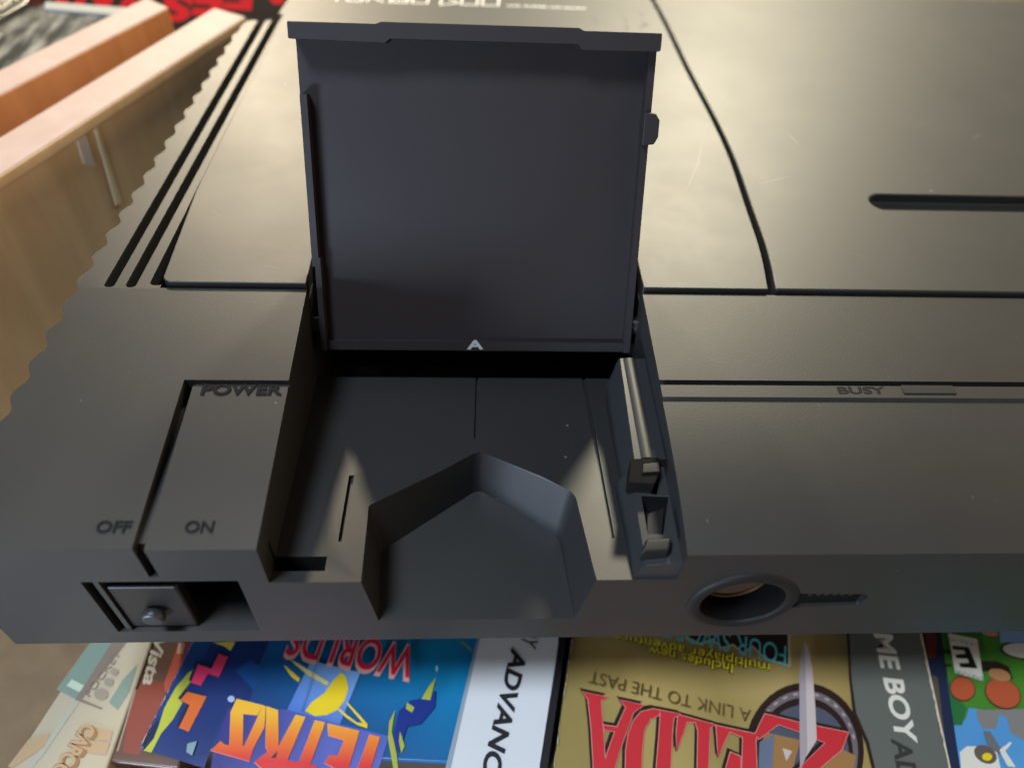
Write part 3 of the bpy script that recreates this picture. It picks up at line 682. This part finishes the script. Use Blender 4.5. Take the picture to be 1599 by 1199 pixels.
C_STEEL = flat('steel_print', (0.62, 0.52, 0.50), 0.3); C_STEEL2 = flat('steel_shade', (0.42, 0.36, 0.38), 0.3)
def c6(x, y): return (1100 + x / 3.2045, 980 + y / 3.2045)
# round shield behind the title
A.ell(c6(500, 620), 93, 108, C_DKB); A.ell(c6(500, 625), 84, 98, flat('shield_grey', (0.20, 0.16, 0.17), 0.3)); A.ell(c6(500, 630), 76, 88, C_DKB)
A.ell(c6(500, 640), 70, 80, flat('shield_blue', (0.10, 0.11, 0.15), 0.3))
for a in range(200, 345, 12):
    c = (c6(500, 625)[0] + 80 * math.cos(math.radians(a)), c6(500, 625)[1] + 93 * math.sin(math.radians(a))); A.ell(c, 4.2, 1.8, flat('glint', (0.5, 0.42, 0.38), 0.3) if a == 200 else A.mats[-1], rot=a + 90, n=10)
A.poly([c6(300, 520), c6(480, 560), c6(440, 720), c6(270, 720)], flat('bronze_print', (0.38, 0.20, 0.07), 0.3))
A.poly([c6(600, 560), c6(760, 640), c6(740, 720), c6(560, 720)], A.mats[-1])
A.poly([c6(275, 570), c6(350, 530), c6(340, 720), c6(270, 720)], flat('slate_print', (0.16, 0.19, 0.27), 0.3))
A.poly([c6(390, 600), c6(440, 615), c6(410, 665)], C_STEEL)
letters = [
 [(115, 395), (282, 430), (238, 455), (250, 620), (262, 800), (300, 960), (188, 960), (170, 640), (150, 450)],
 [(345, 445), (510, 480), (440, 530), (400, 640), (350, 780), (300, 960), (225, 960), (262, 800), (315, 650), (385, 495)],
 [(245, 600), (360, 618), (345, 655), (250, 638)],
 [(380, 960), (385, 760), (400, 660), (430, 580), (480, 520), (560, 500), (612, 512), (598, 548), (545, 570), (508, 640), (495, 760), (488, 960)],
 [(598, 508), (735, 535), (692, 562), (680, 700), (668, 960), (568, 960), (590, 700), (600, 548)],
 [(712, 535), (955, 602), (920, 625), (905, 960), (830, 960), (836, 640), (820, 592), (775, 590), (735, 700), (705, 775), (700, 650)],
 [(948, 603), (1215, 660), (1205, 700), (1215, 960), (1108, 960), (1116, 685), (1040, 652), (1000, 730), (965, 815), (955, 700)],
 [(1110, 800), (1040, 768), (985, 960), (1110, 960)],
]
zl = [[cz(*p) for p in L] for L in letters]
zl.append([c6(*p) for p in [(300, 425), (470, 468), (725, 520), (690, 610), (560, 720), (450, 720), (600, 575), (470, 520), (370, 485), (272, 560), (250, 530)]])
for L in zl: A.poly([(p[0] - 4.5, p[1] - 5.5) for p in L], C_DKB)
for L in zl: A.poly([(p[0] - 2, p[1]) for p in L], C_DKB)
for L in zl: A.poly(L, C_PALE)
def shrink(L, k):
    cx_, cy_ = sum(p[0] for p in L) / len(L), sum(p[1] for p in L) / len(L); n = len(L); out_ = []
    ar = sum(L[i][0] * L[(i + 1) % n][1] - L[(i + 1) % n][0] * L[i][1] for i in range(n)); sg = 1 if ar > 0 else -1
    for i in range(n):
        a, p, b = Vector(L[i - 1]), Vector(L[i]), Vector(L[(i + 1) % n]); d1 = (p - a).normalized(); d2 = (b - p).normalized()
        n1, n2 = Vector((-d1.y, d1.x)), Vector((-d2.y, d2.x)); v = (n1 + n2); v = v / max(v.length_squared / 2, 0.6)
        out_.append(tuple(p + v * k * sg))
    return out_
for L in zl: A.poly(shrink(L, 1.1), C_CRIM)
A.poly([c6(500, 65), c6(520, 100), c6(540, 200), c6(555, 400), c6(562, 560), c6(505, 650), c6(478, 720), c6(475, 300), c6(480, 150)], C_STEEL)
A.poly([c6(500, 65), c6(508, 300), c6(515, 620), c6(478, 720), c6(475, 300), c6(480, 150)], C_STEEL2)
C_TXT = flat('brown_text', (0.13, 0.09, 0.03), 0.3)
U6 = (cz(700, 400), cz(690, 480))
wear(A, (864, 1199), (893, 996), 26, C_WEAR, 2.0)
A.text('A LINK TO THE PAST', cz(1170, 510), cz(168, 265), U6, 2.45, C_TXT, off=-0.005)
C_Y = flat('yellow_text', (0.85, 0.72, 0.03), 0.3)
for o_, m in ((0.055, C_DKB), (0.012, C_Y)):
    A.text('Includes new', cz(1060, 225), cz(535, 112), U6, 2.0, m, off=o_)
    A.text('multiplayer adventure', cz(1290, 222), cz(320, 22), U6, 2.0, m, off=o_)
A.poly([cz(1415, 45), cz(1420, 245), cz(1270, 205), cz(1180, 120), cz(1120, 165), cz(1060, 110), cz(990, 130), cz(930, 80), cz(850, 105), cz(760, 70), cz(780, 0), cz(1415, 0)], C_PALE if False else flat('cream_edge', (0.62, 0.55, 0.36), 0.3))
A.poly([cz(1400, 45), cz(1402, 228), cz(1272, 192), cz(1180, 108), cz(1120, 150), cz(1060, 98), cz(990, 118), cz(930, 66), cz(850, 92), cz(780, 55), cz(800, 0), cz(1400, 0)], C_DKB)
C_CY = flat('cyan_text', (0.10, 0.62, 0.66), 0.3)
A.text('FOUR SWORDS', cz(1392, 112), cz(560, -80), U6, 4.3, C_CY, off=0.0)
# grey strip
A.poly([(1322, 985), (1326, 1060), (1332, 1115), (1352, 1160), (1368, 1225), (1490, 1225), (1437, 985)], C_DKB)
A.poly([(1326, 985), (1330, 1060), (1337, 1112), (1357, 1158), (1373, 1225), (1490, 1225), (1437, 985)], C_GRAY)
A.text('GAME BOY', (1352, 928), (1401, 1156), ((1378, 1060), (1412, 1055)), 3.9, flat('white_letter', (0.80, 0.77, 0.66), 0.3), off=0.03, shear=0.25)
A.text('ADVANCE', (1392, 1152), (1440, 1390), ((1390, 1160), (1424, 1155)), 3.6, flat('charcoal_letter', (0.045, 0.045, 0.04), 0.3), off=0.03, shear=0.25)
random.seed(3)
for k in range(26):
    y = 988 + k * 8.6; x = 1437 + (y - 985) * 0.218; wv = random.uniform(0.3, 2.6)
    A.poly([(x - wv, y), (x + 1.2, y), (x + 3.0, y + 8.8), (x + 1.6 - random.uniform(0.3, 2.6), y + 8.8)], flat('worn_white', (0.70, 0.64, 0.45), 0.5) if k == 0 else A.mats[-1])
A.done('cover_print', b4)

# --- green and blue box at the right
C_NV = flat('navy_edge', (0.02, 0.03, 0.07), 0.35); C_MAR = flat('maroon_print', (0.17, 0.035, 0.03), 0.35); C_GN = flat('green_print', (0.07, 0.26, 0.03), 0.35); C_SKY = flat('sky_print', (0.10, 0.34, 0.68), 0.35)
b5 = game_box(((1486, 1225), (1444, 985)), ((1900, 1260), (1840, 985)), 12, 'green and light blue game box with white rating label, rightmost of the boxes', C_NV, C_GN)
A = Art()
def cr(x, y): return (1400 + x / 5.477, 980 + y / 5.477)
A.poly([cr(235, 20), cr(380, 20), cr(450, 500), cr(560, 1300), cr(420, 1300), cr(330, 700), cr(280, 400)], C_NV)
A.poly([cr(235, 20), cr(330, 20), cr(345, 150), cr(330, 250), cr(270, 260)], C_MAR)
A.poly([cr(300, 400), cr(350, 420), cr(420, 1000), cr(440, 1300), cr(400, 1300), cr(380, 1100)], flat('brown_stripe', (0.12, 0.08, 0.06), 0.4))
A.poly([cr(490, 830), cr(590, 780), cr(620, 680), cr(680, 690), cr(740, 700), cr(1500, 760), cr(1500, 1400), cr(560, 1300)], C_SKY)
A.poly([cr(430, 420), cr(520, 600), cr(600, 680), cr(560, 830), cr(490, 830)], flat('dark_green', (0.03, 0.17, 0.05), 0.35))
A.poly([cr(720, 280), cr(860, 285), cr(960, 330), cr(1000, 440), cr(900, 420), cr(790, 370), cr(735, 370)], C_DKB)
A.poly([cr(680, 700), cr(1090, 690), cr(1400, 700), cr(1400, 880), cr(1090, 960), cr(980, 900), cr(940, 760), cr(880, 740), cr(850, 860), cr(740, 860), cr(700, 790)], flat('stone_grey', (0.25, 0.24, 0.22), 0.35))
A.poly([cr(385, 185), cr(470, 195), cr(480, 215), cr(385, 210)], C_DKB); A.poly([cr(395, 310), cr(470, 310), cr(470, 330), cr(400, 330)], C_DKB)
A.poly([cr(880, 20), cr(1400, 20), cr(1400, 125), cr(885, 125)], flat('pale_blue', (0.25, 0.45, 0.72), 0.35))
C_W = flat('cream_white', (0.80, 0.77, 0.66), 0.35)
A.ell(cr(1090, 200), 36, 13, C_DKB, rot=6); A.ell(cr(1095, 195), 34, 11.5, C_W, rot=6)
A.ell(cr(800, 45), 13, 4, flat('salmon', (0.70, 0.32, 0.22), 0.35), rot=8)
# mushrooms with faces are left out: plain rounded boulders of the same colours
C_B = flat('red_boulder', (0.50, 0.10, 0.04), 0.35)
A.ell(cr(565, 520), 21, 19, C_DKB, rot=30); A.ell(cr(565, 518), 19.5, 17.5, C_B, rot=30)
A.ell(cr(910, 560), 30, 23, C_DKB, rot=30); A.ell(cr(910, 557), 28.5, 21.5, C_B, rot=30)
A.ell(cr(880, 400), 18, 9, flat('tan_rock', (0.50, 0.25, 0.10), 0.35), rot=15)
A.poly([cr(440, 45), cr(690, 95), cr(745, 455), cr(500, 385)], C_W)
A.poly([cr(450, 80), cr(682, 125), cr(690, 160), cr(455, 112)], flat('label_grey', (0.45, 0.43, 0.37), 0.4))
A.poly([cr(472, 150), cr(618, 165), cr(692, 345), cr(548, 335), cr(535, 300), cr(620, 298), cr(606, 262), cr(512, 258), cr(502, 226), cr(590, 222), cr(578, 190), cr(486, 184)], C_BLK)
A.text('EVERYONE', cr(735, 418), cr(505, 360), (cr(600, 350), cr(610, 390)), 1.0, C_BLK, off=0.0)
A.text('RATED', cr(680, 125), cr(460, 80), (cr(600, 100), cr(604, 120)), 0.9, C_W, off=0.04)
A.poly([cr(540, 1060), cr(600, 1010), cr(690, 1010), cr(860, 1060), cr(890, 1200), cr(880, 1300), cr(560, 1300)], C_W)
A.ell(cr(760, 1080), 19, 13, flat('grey_brown', (0.14, 0.11, 0.09), 0.35), rot=30); A.ell(cr(775, 1100), 8, 6, C_YEL)
A.poly([cr(740, 880), cr(800, 880), cr(900, 1040), cr(880, 1080), cr(780, 1000)], flat('smoke_grey', (0.16, 0.17, 0.18), 0.35))
A.poly([cr(880, 1040), cr(975, 970), cr(985, 985), cr(930, 1050), cr(1020, 1190), cr(950, 1180), cr(900, 1090)], C_W)
A.done('cover_print', b5)

# ================================================================== THINGS BEHIND THE CONSOLE
ZR = -8.0
case_mat = mat('smoky_clear_plastic', (0.20, 0.20, 0.18), 0.15, 0.6, coat=0.6)
cc = [tuple(at(*p, ZR).xy) for p in ((-40, 180), (215, 45), (205, 14), (72, 4), (-60, 38))]
n_ = case_mat.node_tree; tcn = n_.nodes.new('ShaderNodeTexCoord'); mpn = n_.nodes.new('ShaderNodeMapping'); mpn.inputs['Scale'].default_value = (180, 40, 40)
zn = n_.nodes.new('ShaderNodeTexNoise'); zn.inputs['Scale'].default_value = 1.5; zn.inputs['Detail'].default_value = 6; rn = n_.nodes.new('ShaderNodeValToRGB')
rn.color_ramp.elements[0].position = 0.4; rn.color_ramp.elements[0].color = (0.035, 0.035, 0.03, 1); rn.color_ramp.elements[1].position = 0.66; rn.color_ramp.elements[1].color = (0.32, 0.31, 0.27, 1)
n_.links.new(tcn.outputs['Object'], mpn.inputs[0]); n_.links.new(mpn.outputs[0], zn.inputs['Vector']); n_.links.new(zn.outputs['Fac'], rn.inputs[0]); n_.links.new(rn.outputs[0], n_.nodes['Principled BSDF'].inputs['Base Color'])
case = thing('storage_case', 'smoky grey see-through plastic case at the top left behind the orange board', 'plastic case')
finish('case_body', bm_prism(cc, ZR - 40, ZR), case_mat, case, bevel=1.0, seg=3)
rim = [at(*p, ZR) for p in ((72, 7), (205, 17), (205, 30), (70, 18))]
finish('case_rim', bm_prism([tuple(p.xy) for p in rim], ZR - 0.2, ZR + 0.9), mat('pale_rim_plastic', (0.45, 0.46, 0.42), 0.12, 0.7, coat=1), case, bevel=0.4)
# black box with cream letters, top left corner
kb = thing('black_box', 'black box with cream capital letters in the very top left corner', 'box')
kp = [at(*p, ZR + 2) for p in ((-80, 75), (42, 3), (60, -60), (-120, -40))]
finish('carton', bm_prism([tuple(p.xy) for p in kp], ZR - 40, ZR + 2), flat('black_card', (0.02, 0.02, 0.018), 0.4), kb, bevel=0.4)
bm = bmesh.new(); z = ZR + 2.05
add_text(bm, 'KNIGHTS', at(-44, 38, z), at(52, -12, z), at(-2, -20, z) - at(2, 16, z), 7.0, 0.02, lift=0.0)
finish('lettering', bm, flat('cream_letter', (0.70, 0.62, 0.48), 0.4), kb, smooth=0)
# black box with red letters
ZQ = -14
rbx = thing('black_box', 'black box with big red letters lying behind the wooden boards and the console', 'box')
kp = [at(*p, ZQ) for p in ((88, 2), (240, 60), (455, 70), (520, -70), (60, -70))]
kp = [(-190, 215), (-60, 118), (-52, 112), (-51.5, 134), (-30, 136), (-30, 215)]
finish('carton', bm_prism([(-175, 145), (-118, 139), (-58, 118), (-51.3, 118), (-49, 137), (-20, 139), (-20, 230), (-175, 230)], ZQ - 30, ZQ), mat('black_card_matt', (0.005, 0.003, 0.003), 0.8, 0.04), rbx, bevel=0.4)
bm = bmesh.new(); z = ZQ + 0.05
redl = mat('red_letter', (0.26, 0.003, 0.008), 0.8, 0.03)
lu = at(330, 60, z) - at(345, -40, z)
for s_, x0, x1, yb in (('A', 470, 396, -30), ('E', 396, 352, -22), ('E', 350, 306, -14), ('S', 303, 258, -4), ('W', 250, 190, -12), ('N', 185, 130, -22), ('I', 118, 100, -22)):
    add_text(bm, s_, at(x0, yb - 2, z), at(x1, yb - 4, z), lu, 20 if s_ != 'S' else 19, 0.05)
finish('lettering', bm, redl, rbx, smooth=0)
# dark things past the back edge on the right
dk = finish('storage_box', bm_box(52, 230, 141, 300, -60, -6), mat('dark_olive_card', (0.05, 0.045, 0.025), 0.5, var=0.1), None, bevel=1)
tag(dk, 'dark olive box just visible past the back edge of the console', 'box')
